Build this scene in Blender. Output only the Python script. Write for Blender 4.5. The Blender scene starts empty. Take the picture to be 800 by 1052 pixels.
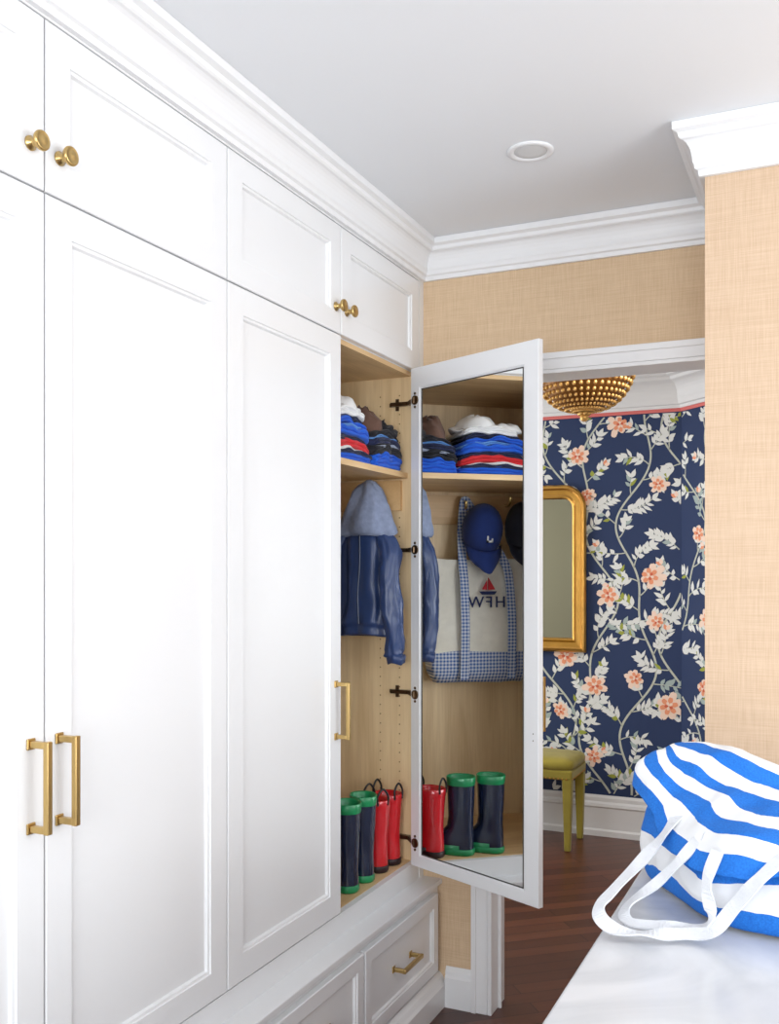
import bpy, math, random
from mathutils import Vector, Matrix, noise
random.seed(7)
S=bpy.context.scene
try:
    S.view_settings.view_transform='Standard'
    S.view_settings.look='None'
except Exception: pass

# ---------------------------------------------------------------- helpers
def lin(c):
    out=[]
    for v in c:
        v=v/255.0
        out.append(v/12.92 if v<=0.04045 else ((v+0.055)/1.055)**2.4)
    return (out[0],out[1],out[2],1)

def newmat(name):
    m=bpy.data.materials.new(name); m.use_nodes=True
    nt=m.node_tree
    return m,nt,nt.nodes['Principled BSDF']

def mat(name,rgb,rough=0.5,metal=0.0,coat=0.0,bump=0.0,bscale=200,var=0.0,vscale=8,sheen=0.0):
    m,nt,b=newmat(name)
    c=lin(rgb)
    b.inputs['Base Color'].default_value=c
    b.inputs['Roughness'].default_value=rough
    b.inputs['Metallic'].default_value=metal
    b.inputs['Coat Weight'].default_value=coat
    b.inputs['Sheen Weight'].default_value=sheen
    tc=nt.nodes.new('ShaderNodeTexCoord')
    if var>0:
        n=nt.nodes.new('ShaderNodeTexNoise'); n.inputs['Scale'].default_value=vscale; n.inputs['Detail'].default_value=4
        nt.links.new(tc.outputs['Object'],n.inputs['Vector'])
        mx=nt.nodes.new('ShaderNodeMix'); mx.data_type='RGBA'
        mx.inputs['A'].default_value=tuple(max(0,x*(1-var)) for x in c[:3])+(1,)
        mx.inputs['B'].default_value=tuple(min(1,x*(1+var)) for x in c[:3])+(1,)
        nt.links.new(n.outputs['Fac'],mx.inputs['Factor'])
        nt.links.new(mx.outputs['Result'],b.inputs['Base Color'])
    if bump>0:
        n2=nt.nodes.new('ShaderNodeTexNoise'); n2.inputs['Scale'].default_value=bscale
        nt.links.new(tc.outputs['Object'],n2.inputs['Vector'])
        bp=nt.nodes.new('ShaderNodeBump'); bp.inputs['Strength'].default_value=bump; bp.inputs['Distance'].default_value=0.002
        nt.links.new(n2.outputs['Fac'],bp.inputs['Height'])
        nt.links.new(bp.outputs['Normal'],b.inputs['Normal'])
    return m

def mathn(nt,op,a,b=None,c=None):
    n=nt.nodes.new('ShaderNodeMath'); n.operation=op
    for i,v in enumerate((a,b,c)):
        if v is None: continue
        if isinstance(v,(int,float)): n.inputs[i].default_value=v
        else: nt.links.new(v,n.inputs[i])
    return n.outputs[0]

def mixc(nt,f,a,b):
    mx=nt.nodes.new('ShaderNodeMix'); mx.data_type='RGBA'
    for key,v in (('Factor',f),('A',a),('B',b)):
        if isinstance(v,(tuple,int,float)): mx.inputs[key].default_value=v
        else: nt.links.new(v,mx.inputs[key])
    return mx.outputs['Result']

def noisen(nt,vec,scale,mapscale=None,detail=4,rot=None,dist=0.0):
    if mapscale is not None or rot is not None:
        mp=nt.nodes.new('ShaderNodeMapping')
        if mapscale: mp.inputs['Scale'].default_value=mapscale
        if rot: mp.inputs['Rotation'].default_value=rot
        nt.links.new(vec,mp.inputs['Vector']); vec=mp.outputs['Vector']
    n=nt.nodes.new('ShaderNodeTexNoise'); n.inputs['Scale'].default_value=scale; n.inputs['Detail'].default_value=detail
    n.inputs['Distortion'].default_value=dist
    nt.links.new(vec,n.inputs['Vector'])
    return n.outputs['Fac']

def grasscloth(name,rgb):
    m,nt,b=newmat(name)
    tc=nt.nodes.new('ShaderNodeTexCoord'); v=tc.outputs['Object']
    h=noisen(nt,v,1.0,(9,9,420),5)
    w=noisen(nt,v,1.0,(420,420,12),4)
    big=noisen(nt,v,1.0,(2,2,60),3)
    s=mathn(nt,'ADD',mathn(nt,'MULTIPLY',h,0.40),mathn(nt,'MULTIPLY',w,0.46))
    s=mathn(nt,'ADD',s,mathn(nt,'MULTIPLY',big,0.14))
    rp=nt.nodes.new('ShaderNodeMapRange'); rp.inputs['From Min'].default_value=0.32; rp.inputs['From Max'].default_value=0.68
    nt.links.new(s,rp.inputs['Value'])
    c=lin(rgb)
    dark=(c[0]*0.84,c[1]*0.79,c[2]*0.73,1); lite=(min(1,c[0]*1.08),min(1,c[1]*1.10),min(1,c[2]*1.13),1)
    nt.links.new(mixc(nt,rp.outputs['Result'],dark,lite),b.inputs['Base Color'])
    b.inputs['Roughness'].default_value=0.85
    bp=nt.nodes.new('ShaderNodeBump'); bp.inputs['Strength'].default_value=0.35; bp.inputs['Distance'].default_value=0.002
    nt.links.new(s,bp.inputs['Height']); nt.links.new(bp.outputs['Normal'],b.inputs['Normal'])
    return m

def wood(name,rgb,axis=2,rough=0.45,contrast=0.12):
    m,nt,b=newmat(name)
    tc=nt.nodes.new('ShaderNodeTexCoord')
    sc=[8,8,8]; sc[axis]=1.3
    n1=noisen(nt,tc.outputs['Object'],1.0,tuple(sc),6,dist=1.2)
    sc2=[160,160,160]; sc2[axis]=6
    n2=noisen(nt,tc.outputs['Object'],1.0,tuple(sc2),3)
    s=mathn(nt,'ADD',mathn(nt,'MULTIPLY',n1,0.75),mathn(nt,'MULTIPLY',n2,0.25))
    rp=nt.nodes.new('ShaderNodeMapRange'); rp.inputs['From Min'].default_value=0.35; rp.inputs['From Max'].default_value=0.65
    nt.links.new(s,rp.inputs['Value'])
    c=lin(rgb)
    nt.links.new(mixc(nt,rp.outputs['Result'],(c[0]*(1-contrast),c[1]*(1-1.5*contrast),c[2]*(1-2.2*contrast),1),(min(1,c[0]*(1+contrast)),min(1,c[1]*(1+contrast)),min(1,c[2]*(1+contrast)),1)),b.inputs['Base Color'])
    b.inputs['Roughness'].default_value=rough
    return m

def floor_mat():
    m,nt,b=newmat('dark_walnut_planks')
    tc=nt.nodes.new('ShaderNodeTexCoord')
    mp=nt.nodes.new('ShaderNodeMapping'); mp.inputs['Rotation'].default_value=(0,0,math.radians(-40))
    nt.links.new(tc.outputs['Object'],mp.inputs['Vector'])
    br=nt.nodes.new('ShaderNodeTexBrick')
    br.inputs['Scale'].default_value=1.0; br.inputs['Brick Width'].default_value=0.9; br.inputs['Row Height'].default_value=0.075
    br.inputs['Mortar Size'].default_value=0.0022; br.inputs['Color1'].default_value=lin((116,68,50)); br.inputs['Color2'].default_value=lin((78,44,34)); br.inputs['Mortar'].default_value=lin((28,16,13))
    nt.links.new(mp.outputs['Vector'],br.inputs['Vector'])
    g=noisen(nt,mp.outputs['Vector'],1.0,(4,60,10),5)
    col=mixc(nt,mathn(nt,'MULTIPLY',g,0.55),br.outputs['Color'],lin((52,28,22)))
    nt.links.new(col,b.inputs['Base Color'])
    b.inputs['Roughness'].default_value=0.32
    return m

def marble():
    m,nt,b=newmat('white_marble')
    tc=nt.nodes.new('ShaderNodeTexCoord')
    w=nt.nodes.new('ShaderNodeTexNoise'); w.inputs['Scale'].default_value=2.2; w.inputs['Detail'].default_value=8; w.inputs['Distortion'].default_value=1.6
    nt.links.new(tc.outputs['Object'],w.inputs['Vector'])
    v=mathn(nt,'ABSOLUTE',mathn(nt,'SUBTRACT',w.outputs['Fac'],0.5))
    rp=nt.nodes.new('ShaderNodeMapRange'); rp.inputs['From Min'].default_value=0.0; rp.inputs['From Max'].default_value=0.09
    nt.links.new(v,rp.inputs['Value'])
    nt.links.new(mixc(nt,rp.outputs['Result'],lin((204,206,210)),lin((220,221,224))),b.inputs['Base Color'])
    b.inputs['Roughness'].default_value=0.22
    return m

def gingham(name,blue,freq=90,ax=('Y','Z'),dark=None):
    m,nt,b=newmat(name)
    tc=nt.nodes.new('ShaderNodeTexCoord'); sp=nt.nodes.new('ShaderNodeSeparateXYZ')
    nt.links.new(tc.outputs['Object'],sp.inputs[0])
    a=mathn(nt,'GREATER_THAN',mathn(nt,'FRACT',mathn(nt,'MULTIPLY',sp.outputs[ax[0]],freq)),0.5)
    c=mathn(nt,'GREATER_THAN',mathn(nt,'FRACT',mathn(nt,'MULTIPLY',sp.outputs[ax[1]],freq)),0.5)
    f=mathn(nt,'MULTIPLY',mathn(nt,'ADD',a,c),0.5)
    nt.links.new(mixc(nt,f,(0.72,0.76,0.84,1),lin(blue)),b.inputs['Base Color'])
    b.inputs['Roughness'].default_value=0.85
    return m

class MB:
    def __init__(s): s.v=[];s.f=[];s.mi=[];s.uv=None
    def add(s,vs,fs,mi=0,M=None):
        o=len(s.v)
        for p in vs:
            p=Vector(p)
            if M is not None: p=M@p
            s.v.append(p)
        for f in fs:
            s.f.append([i+o for i in f]); s.mi.append(mi)
    def box(s,lo,hi,mi=0,M=None):
        x0,y0,z0=lo;x1,y1,z1=hi
        vs=[(x0,y0,z0),(x1,y0,z0),(x1,y1,z0),(x0,y1,z0),(x0,y0,z1),(x1,y0,z1),(x1,y1,z1),(x0,y1,z1)]
        fs=[(0,3,2,1),(4,5,6,7),(0,1,5,4),(1,2,6,5),(2,3,7,6),(3,0,4,7)]
        s.add(vs,fs,mi,M)
    def loft(s,rings,mi=0,cap0=True,cap1=True,closed=True,mis=None,M=None):
        n=len(rings[0]); vs=[p for r in rings for p in r]
        o=len(s.v)
        for p in vs:
            p=Vector(p)
            if M is not None:p=M@p
            s.v.append(p)
        for k in range(len(rings)-1):
            m=mis[k] if mis else mi
            for i in range(n if closed else n-1):
                j=(i+1)%n
                s.f.append([o+k*n+i,o+k*n+j,o+(k+1)*n+j,o+(k+1)*n+i]); s.mi.append(m)
        if cap0: s.f.append([o+i for i in range(n)][::-1]); s.mi.append(mis[0] if mis else mi)
        if cap1: s.f.append([o+(len(rings)-1)*n+i for i in range(n)]); s.mi.append(mis[-1] if mis else mi)
    def cyl(s,p0,p1,r0,r1=None,n=16,mi=0,M=None):
        r1=r0 if r1 is None else r1
        p0=Vector(p0);p1=Vector(p1);d=(p1-p0).normalized()
        a=d.orthogonal().normalized();b=d.cross(a)
        R=lambda p,r:[p+a*(r*math.cos(2*math.pi*i/n))+b*(r*math.sin(2*math.pi*i/n)) for i in range(n)]
        s.loft([R(p0,r0),R(p1,r1)],mi,M=M)
    def lathe(s,base,axis,prof,n=24,mi=0):
        base=Vector(base);d=Vector(axis).normalized();a=d.orthogonal().normalized();b=d.cross(a)
        s.loft([[base+d*h+a*(r*math.cos(2*math.pi*i/n))+b*(r*math.sin(2*math.pi*i/n)) for i in range(n)] for r,h in prof],mi)
    def tube(s,pts,r,n=8,mi=0,sub=6,rs=None,squash=1.0,fold=0,seed=0):
        pts=catmull([Vector(p) for p in pts],sub)
        rings=[];m=len(pts);up=None
        for i,p in enumerate(pts):
            t=(pts[min(i+1,m-1)]-pts[max(i-1,0)]).normalized()
            if up is None: up=t.orthogonal().normalized()
            up=(up-t*up.dot(t)).normalized(); b=t.cross(up)
            rr=r
            if rs:
                x=i/(m-1)*(len(rs)-1); k=min(int(x),len(rs)-2); rr=rs[k]+(rs[k+1]-rs[k])*(x-k)
            ring=[]
            for q in range(n):
                a=2*math.pi*q/n
                kk=1+fold*noise.noise(Vector((math.cos(a)*2.2+seed,math.sin(a)*2.2,i*0.10)))+fold*0.4*noise.noise(Vector((math.cos(a)*3.2,math.sin(a)*3.2+seed,i*0.3)))
                ring.append(p+up*(rr*kk*math.cos(a))+b*(rr*kk*squash*math.sin(a)))
            rings.append(ring)
        s.loft(rings,mi)
    def rings_rect(s,w,h,rs,mi=0,M=None,mis=None):
        R=[]
        for (l,r,b,t,y) in rs:
            R.append([(l,y,b),(w-r,y,b),(w-r,y,h-t),(l,y,h-t)])
        s.loft(R,mi,M=M,mis=mis)
    def obj(s,name,mats,parent=None,smooth=False,bevel=0,sub=0,solid=0,jit=0,jscale=10,fix=True):
        me=bpy.data.meshes.new(name)
        vs=s.v
        if jit>0:
            vs=[p+noise.noise_vector(p*jscale)*jit+noise.noise_vector(p*jscale*2.7)*jit*0.4 for p in vs]
        me.from_pydata([tuple(p) for p in vs],[],s.f)
        for m in (mats if isinstance(mats,list) else [mats]): me.materials.append(m)
        for i,p in enumerate(me.polygons):
            p.material_index=s.mi[i]; p.use_smooth=smooth
        if fix:
            import bmesh
            bm=bmesh.new(); bm.from_mesh(me); bmesh.ops.recalc_face_normals(bm,faces=bm.faces); bm.to_mesh(me); bm.free()
        me.update()
        o=bpy.data.objects.new(name,me); S.collection.objects.link(o)
        if parent: o.parent=parent
        if solid:
            md=o.modifiers.new('solid','SOLIDIFY'); md.thickness=solid; md.offset=0
        if bevel:
            md=o.modifiers.new('bevel','BEVEL'); md.width=bevel; md.segments=2; md.limit_method='ANGLE'; md.angle_limit=math.radians(40)
        if sub:
            md=o.modifiers.new('sub','SUBSURF'); md.levels=sub; md.render_levels=sub
        return o

def catmull(p,sub):
    out=[];n=len(p)
    for i in range(n-1):
        a=p[max(i-1,0)];b=p[i];c=p[i+1];d=p[min(i+2,n-1)]
        for k in range(sub):
            t=k/sub
            out.append(0.5*((2*b)+(c-a)*t+(2*a-5*b+4*c-d)*t*t+(3*b-a-3*c+d)*t**3))
    out.append(p[-1]); return out

def empty(name,loc=(0,0,0)):
    e=bpy.data.objects.new(name,None); S.collection.objects.link(e); e.empty_display_size=0.1
    return e

def sweep(mb,prof,path,mi=0,closed=False):
    n=len(path); rings=[]
    for i in range(n):
        p=Vector(path[i])
        if closed: a=Vector(path[i-1]); c=Vector(path[(i+1)%n])
        else: a=Vector(path[max(i-1,0)]); c=Vector(path[min(i+1,n-1)])
        d1=(p-a); d2=(c-p)
        if d1.length<1e-9: d1=d2
        if d2.length<1e-9: d2=d1
        d1.normalize(); d2.normalize()
        n1=Vector((d1.y,-d1.x)); n2=Vector((d2.y,-d2.x))
        m=(n1+n2); m=m/(m.length_squared/2) if m.length>1e-6 else n1
        rings.append([(p.x+m.x*o,p.y+m.y*o,z) for o,z in prof])
    if closed: rings.append(rings[0])
    mb.loft(rings,mi,cap0=not closed,cap1=not closed)

# ---------------------------------------------------------------- constants
H=1.47; CEIL=2.59
XC=-1.28
YB=3.09
white=mat('white_lacquer',(236,237,239),0.28,coat=0.12)
trimw=mat('white_trim',(238,239,241),0.35)
ceilm=mat('ceiling_paint',(238,241,245),0.8)
tan=grasscloth('tan_grasscloth',(221,194,161))
tan2=grasscloth('tan_grasscloth_right',(215,188,160))
plain=mat('plain_wall_paint',(232,231,228),0.8)
maple=wood('maple_ply',(236,211,170),2,0.4,0.15)
maple_h=wood('maple_ply_shelf',(224,192,146),1,0.4,0.15)
maple_d=wood('maple_rail',(216,180,132),1,0.4,0.12)
brass=mat('satin_brass',(200,170,112),0.28,1.0)
bronze=mat('dark_bronze',(98,78,58),0.3,0.9)
gold=mat('antique_gold',(214,162,84),0.3,1.0,bump=0.4,bscale=60,var=0.2,vscale=12)
mirrorm=mat('mirror_glass',(246,248,248),0.0,1.0)
black=mat('black_rubber',(20,20,24),0.4)
floorm=floor_mat(); marb=marble()

# ---------------------------------------------------------------- shell
def boxes(name,bl,m,parent=None,bevel=0):
    mb=MB()
    for lo,hi in bl: mb.box(lo,hi)
    return mb.obj(name,m,parent,bevel=bevel)
boxes('floor',[((-3.1,-2.3,-0.1),(2.3,5.6,0))],floorm)
boxes('ceiling',[((-3.1,-2.3,CEIL),(2.3,5.6,CEIL+0.1))],ceilm)
boxes('wall_left',[((-2.0,-2.2,0),(-1.9,YB,CEIL))],plain)
boxes('wall_back',[((-3.0,YB,0),(-1.045,3.21,CEIL)),((-1.045,YB,2.125),(-0.294,3.21,CEIL))],tan)
boxes('wall_return',[((-0.294,2.56,0),(2.2,3.21,CEIL))],tan2)
WY0,WY1=0.1,2.4
boxes('wall_right',[((2.2,-2.2,0),(2.3,WY0,CEIL)),((2.2,WY1,0),(2.3,3.21,CEIL)),((2.2,WY0,0),(2.3,WY1,0.8)),((2.2,WY0,2.35),(2.3,WY1,CEIL))],plain)
boxes('wall_front',[((-2.0,-2.3,0),(-1.0,-2.2,CEIL)),((1.4,-2.3,0),(2.3,-2.2,CEIL)),((-1.0,-2.3,0),(1.4,-2.2,0.7)),((-1.0,-2.3,2.35),(1.4,-2.2,CEIL))],plain)
boxes('window_1',[((-1.0,-2.27,0.7),(-0.93,-2.21,2.35)),((1.33,-2.27,0.7),(1.4,-2.21,2.35)),((-0.93,-2.27,0.7),(1.33,-2.21,0.77)),((-0.93,-2.27,2.28),(1.33,-2.21,2.35)),((0.17,-2.26,0.77),(0.23,-2.22,2.28)),((-0.93,-2.255,1.5),(1.33,-2.225,1.54))],trimw)
boxes('window_2',[((2.21,WY0,0.8),(2.27,WY0+.07,2.35)),((2.21,WY1-.07,0.8),(2.27,WY1,2.35)),((2.21,WY0+.07,0.8),(2.27,WY1-.07,0.87)),((2.21,WY0+.07,2.28),(2.27,WY1-.07,2.35)),((2.22,1.22,0.87),(2.26,1.28,2.28))],trimw)
# hall
YF=5.45; HX=-0.747
navy=mat('navy_wallpaper_ground',(38,56,96),0.75,bump=0.1)
boxes('wall_hall_left',[((-3.1,3.21,0),(-3.0,5.55,CEIL))],plain)
boxes('wall_hall_near',[((-3.0,3.21,0),(-1.15,3.216,CEIL))],mat('hall_greige',(176,172,150),0.8))
boxes('wall_hall_far',[((-3.0,YF,0),(HX,5.55,CEIL))],navy)
mb=MB()
A=Vector((HX,YF));B=Vector((HX+1.5,YF-1.5)); off=Vector((0.07,0.07))
mb.loft([[(A.x,A.y,0),(B.x,B.y,0),(B.x+off.x,B.y+off.y,0),(A.x+off.x,A.y+off.y+0.0,0)],
         [(A.x,A.y,CEIL),(B.x,B.y,CEIL),(B.x+off.x,B.y+off.y,CEIL),(A.x+off.x,A.y+off.y,CEIL)]])
mb.obj('wall_hall_angled',navy)
boxes('wall_hall_right',[((B.x,3.21,0),(B.x+0.1,B.y,CEIL))],plain)

# crown
prof=[(0,-.125),(.012,-.125),(.014,-.112),(.021,-.108),(.023,-.098)]
for k in range(7):
    t=k/6*math.pi/2
    prof.append((.026+.026*(1-math.cos(t)),-.092+.052*math.sin(t)))
prof+=[(.056,-.036),(.058,-.026),(.070,-.020),(.070,-.001),(0,-.001)]
cp=[(o,CEIL+z) for o,z in prof]
mb=MB(); sweep(mb,cp,[(-1.28,0.17),(-1.28,YB-0.001),(-0.295,YB-0.001),(-0.295,2.559),(2.199,2.559)])
mb.obj('trim_crown',trimw)
hp=[(0,2.36),(.014,2.36),(.016,2.375),(.03,2.38),(.034,2.40)]
for k in range(7):
    t=k/6*math.pi/2
    hp.append((.038+.055*(1-math.cos(t)),2.41+.085*math.sin(t)))
hp+=[(.105,2.50),(.11,2.515),(.14,2.52),(.14,2.545),(.2,2.552),(.2,2.589),(0,2.589)]
hpath=[(-2.999,YF-0.001),(HX-0.0005,YF-0.001),(B.x-0.001,B.y-0.001)]
mb=MB(); sweep(mb,hp,hpath); mb.obj('trim_hall_crown',trimw)
mb=MB(); sweep(mb,[(0,2.342),(.005,2.342),(.005,2.36),(0,2.36)],hpath)
mb.obj('trim_coral_border',mat('coral_border',(226,120,116),0.7))
bp=[(0,0),(.03,0),(.03,.03),(.022,.04),(.022,.155),(.028,.165),(.024,.18),(.012,.19),(.012,.21),(.004,.225),(0,.225)]
mb=MB(); sweep(mb,bp,hpath); mb.obj('baseboard_hall',trimw)
bp2=[(0,0),(.018,0),(.018,.10),(.012,.108),(.012,.12),(.004,.135),(0,.135)]
mb=MB(); sweep(mb,bp2,[(-1.195,YB-0.001),(-1.101,YB-0.001)])
mb.obj('baseboard_back',trimw)
mb=MB(); sweep(mb,bp2,[(-0.2955,3.06),(-0.2955,2.5585),(-0.29,2.5585)])
mb.obj('baseboard_return',trimw)
mb=MB()
mb.box((-1.093,YB-0.018,0),(-1.045,YB-0.0005,2.125))
mb.box((-1.100,YB-0.024,0),(-1.083,YB-0.0005,2.17))
mb.box((-1.093,YB-0.018,2.125),(-0.296,YB-0.0005,2.165))
mb.box((-1.100,YB-0.026,2.158),(-0.296,YB-0.0005,2.178))
mb.box((-1.0445,YB-0.018,0),(-1.030,3.215,2.124))
mb.box((-1.030,YB+0.05,0),(-1.018,3.15,2.112))
mb.box((-1.030,YB-0.018,2.112),(-0.296,3.215,2.1245))
mb.obj('door_casing',trimw,bevel=0.002)

# ---------------------------------------------------------------- cabinet
cab=empty('built_in_cabinet')
SP=[0.175,0.751,1.327,1.902,2.476,3.052]
ZL0,ZL1=0.497,2.147; ZU0,ZU1=2.151,2.459
def M_world(x,y,z,ang):
    return Matrix.Translation((x,y,z))@Matrix.Rotation(ang,4,'Z')
def door_rings(st,t=0.02):
    f=lambda i,y:(i,i,i,i,y)
    return [f(0.0,t),f(0,0.002),f(0.002,0),f(st,0),f(st+0.0015,0.0035),f(st+0.007,0.0045),f(st+0.010,0.011)]
for i in range(5):
    y0=SP[i]+0.002; w=SP[i+1]-SP[i]-0.004
    M=M_world(XC,y0,ZU0,math.pi/2)
    mb=MB(); mb.rings_rect(w,ZU1-ZU0,door_rings(0.060),M=M); mb.obj('upper_door_%d'%(i+1),white,cab)
    if i<4:
        M=M_world(XC,y0,ZL0,math.pi/2)
        mb=MB(); mb.rings_rect(w,ZL1-ZL0,door_rings(0.064),M=M); mb.obj('lower_door_%d'%(i+1),white,cab)
XF=-1.302
mb=MB()
mb.box((-1.88,0.175,0.43),(XF,1.900,2.149))
mb.box((-1.88,0.175,2.149),(XF,YB-0.001,2.468))
mb.box((XF,0.175,2.461),(XC,YB-0.001,2.468))
mb.box((-1.88,1.900,0.43),(XF,YB-0.001,0.476))
mb.box((-1.88,3.050,0.476),(XF,YB-0.001,2.149))
mb.box((XF,3.053,0.43),(XC,YB-0.001,2.461))
mb.box((XF,0.175,0.43),(XC-0.002,YB-0.001,0.494))
mb.box((-1.88,0.155,0.0),(XC,0.175,2.468))
mb.obj('carcass',white,cab)
mb=MB()
mb.box((-1.86,1.915,0.495),(-1.845,3.034,2.134))
mb.box((-1.86,3.034,0.476),(XF,3.0495,2.148))
mb.box((-1.86,1.9005,0.476),(XF,1.915,2.148))
mb.obj('interior_panels',maple,cab)
mb=MB()
mb.box((-1.86,1.915,0.4765),(XF,3.034,0.495))
mb.box((-1.86,1.915,2.134),(XF,3.034,2.1485))
mb.box((-1.845,1.915,1.789),(-1.315,3.034,1.808))
mb.obj('interior_shelves',maple_h,cab)
mb=MB()
mb.box((-1.845,1.915,1.66),(-1.828,3.034,1.775))
mb.box((-1.828,3.018,1.68),(-1.335,3.034,1.782))
mb.box((-1.828,3.018,1.26),(-1.335,3.034,1.345))
mb.obj('hook_rails',maple_d,cab)
mb=MB()
for x in (-1.345,-1.417,-1.75):
    z=0.60
    while z<2.1:
        if not(1.67<z<1.82 or 1.25<z<1.36 ): mb.cyl((x,3.0338,z),(x,3.0334,z),0.0025,n=8)
        z+=0.032
mb.obj('shelf_pin_holes',mat('pin_hole',(150,116,74),0.8),cab)
mb=MB()
mb.box((-1.88,0.175,0.0),(-1.226,YB-0.001,0.412))
mb.box((-1.30,0.175,0.412),(-1.210,YB-0.001,0.430))
mb.obj('drawer_base',white,cab,bevel=0.003)
mb=MB(); sweep(mb,[(0,0),(.030,0),(.030,.075),(.024,.085),(.018,.10),(.006,.112),(0,.112)],[(-1.226,0.175),(-1.226,YB-0.001)])
mb.obj('base_moulding',white,cab)
DSp=[(0.19,1.325),(1.335,2.476),(2.486,3.045)]
for i,(a,b_) in enumerate(DSp):
    M=M_world(-1.207,a,0.130,math.pi/2)
    mb=MB(); mb.rings_rect(b_-a,0.262,door_rings(0.040,0.0185),M=M); mb.obj('drawer_%d'%(i+1),white,cab)
def pull(name,nrm,axis,c,length,parent,rise=0.036):
    c=Vector(c);n=Vector(nrm).normalized();a=Vector(axis).normalized();b=n.cross(a)
    M=Matrix((( b.x,n.x,a.x,c.x),(b.y,n.y,a.y,c.y),(b.z,n.z,a.z,c.z),(0,0,0,1)))
    mb=MB();L=length/2
    for sgn in (-1,1):
        z=sgn*(L-0.010)
        mb.box((-0.010,0,z-0.010),(0.010,0.004,z+0.010),0,M)
        mb.box((-0.006,0.004,z-0.006),(0.006,rise,z+0.006),0,M)
    mb.box((-0.0065,rise-0.001,-L+0.003),(0.0065,rise+0.010,L-0.003),0,M)
    return mb.obj(name,brass,parent,bevel=0.0025)
pull('pull_1',(1,0,0),(0,0,1),(XC,1.291,1.095),0.168,cab)
pull('pull_2',(1,0,0),(0,0,1),(XC,1.360,1.095),0.168,cab)
pull('pull_3',(1,0,0),(0,0,1),(XC,2.442,1.080),0.168,cab)
pull('drawer_pull_1',(1,0,0),(0,1,0),(-1.218,2.765,0.262),0.15,cab,0.034)
pull('drawer_pull_2',(1,0,0),(0,1,0),(-1.218,2.215,0.262),0.15,cab,0.034)
def knob(name,y,z):
    mb=MB()
    mb.lathe((XC,y,z),(1,0,0),[(0.0005,0),(0.013,0),(0.013,0.003),(0.008,0.006),(0.0065,0.014),(0.008,0.019),(0.016,0.022),(0.0178,0.026),(0.017,0.030),(0.0145,0.0315),(0.0140,0.0310),(0.006,0.0335),(0.0005,0.034)],28)
    return mb.obj(name,brass,cab,smooth=True)
for k,(y,z) in enumerate([(1.291,2.222),(1.362,2.222),(2.442,2.222),(2.509,2.222)]): knob('knob_%d'%(k+1),y,z)
W=0.557; T=0.021; PHI=math.radians(154.7)
xh=Vector((math.cos(PHI),math.sin(PHI),0)); yh=Vector((-math.sin(PHI),math.cos(PHI),0))
hc=Vector((-1.279,2.977,0))
O=hc-xh*W-yh*T
M=M_world(O.x,O.y,ZL0,PHI); Hh=ZL1-ZL0
f=lambda i,y:(i,i,i,i,y)
il,ir,ib,it=0.060,0.048,0.042,0.072
g=lambda e,y:(il+e,ir+e,ib+e,it+e,y)
mb=MB()
mb.rings_rect(W,Hh,[f(0.073,0.010),f(0.069,0.004),f(0.062,0.003),f(0.060,0),f(0.0015,0),f(0,0.0015),f(0,T-0.0015),f(0.0015,T),g(-0.006,T),g(-0.004,T-0.002),g(0,T-0.004),g(0.002,T-0.008)],M=M)
mb.obj('open_door_frame',white,cab)
mb=MB()
mb.rings_rect(W,Hh,[g(-0.001,T-0.0075),g(-0.001,T-0.0045),g(0.0,T-0.0045)],M=M)
mb.obj('open_door_mirror',mirrorm,cab)
mb=MB()
gb=[g(0.0005,T-0.0046),g(0.0005,T-0.0030),g(0.0035,T-0.0030),g(0.0035,T-0.0046)]
R=[]
for (l,r,b,t,y) in gb: R.append([(l,y,b),(W-r,y,b),(W-r,y,Hh-t),(l,y,Hh-t)])
mb.loft(R,0,False,False,M=M)
mb.obj('mirror_bead',mat('dark_bead',(60,58,56),0.4),cab)
hp_=M@Vector((0.035,0,1.08-ZL0))
pull('pull_4',tuple(-yh),(0,0,1),tuple(hp_),0.168,cab)
mb=MB()
for z in (0.98,1.0):
    p=M@Vector((0.02,T,z-ZL0)); mb.cyl(p,p+yh*0.0008,0.0018,n=8)
mb.obj('door_screws',bronze,cab)
for k,z in enumerate((2.040,1.545,1.065,0.574)):
    mb=MB()
    mb.box((-1.380,3.028,z-0.006),(-1.320,3.034,z+0.006))
    mb.box((-1.358,3.029,z-0.020),(-1.346,3.034,z+0.020))
    mb.box((-1.372,3.014,z-0.0065),(-1.302,3.029,z+0.0065))
    q=M@Vector((W-0.022,T,z-ZL0))
    mb.cyl(q-yh*0.001,q+yh*0.004,0.0155,n=20)
    a=Vector((-1.307,3.018,z));b=q+yh*0.005
    d=(b-a).normalized();s=d.cross(Vector((0,0,1)))
    mb.loft([[a-s*.003+Vector((0,0,-.0065)),a+s*.003+Vector((0,0,-.0065)),a+s*.003+Vector((0,0,.0065)),a-s*.003+Vector((0,0,.0065))],
             [b-s*.003+Vector((0,0,-.010)),b+s*.003+Vector((0,0,-.010)),b+s*.003+Vector((0,0,.010)),b-s*.003+Vector((0,0,.010))]])
    for dz in (-0.022,0.022):
        p=q+Vector((0,0,dz)); mb.cyl(p-yh*0.001,p+yh*0.003,0.0045,n=12)
    mb.obj('hinge_%d'%(k+1),bronze,cab,bevel=0.001)

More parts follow.
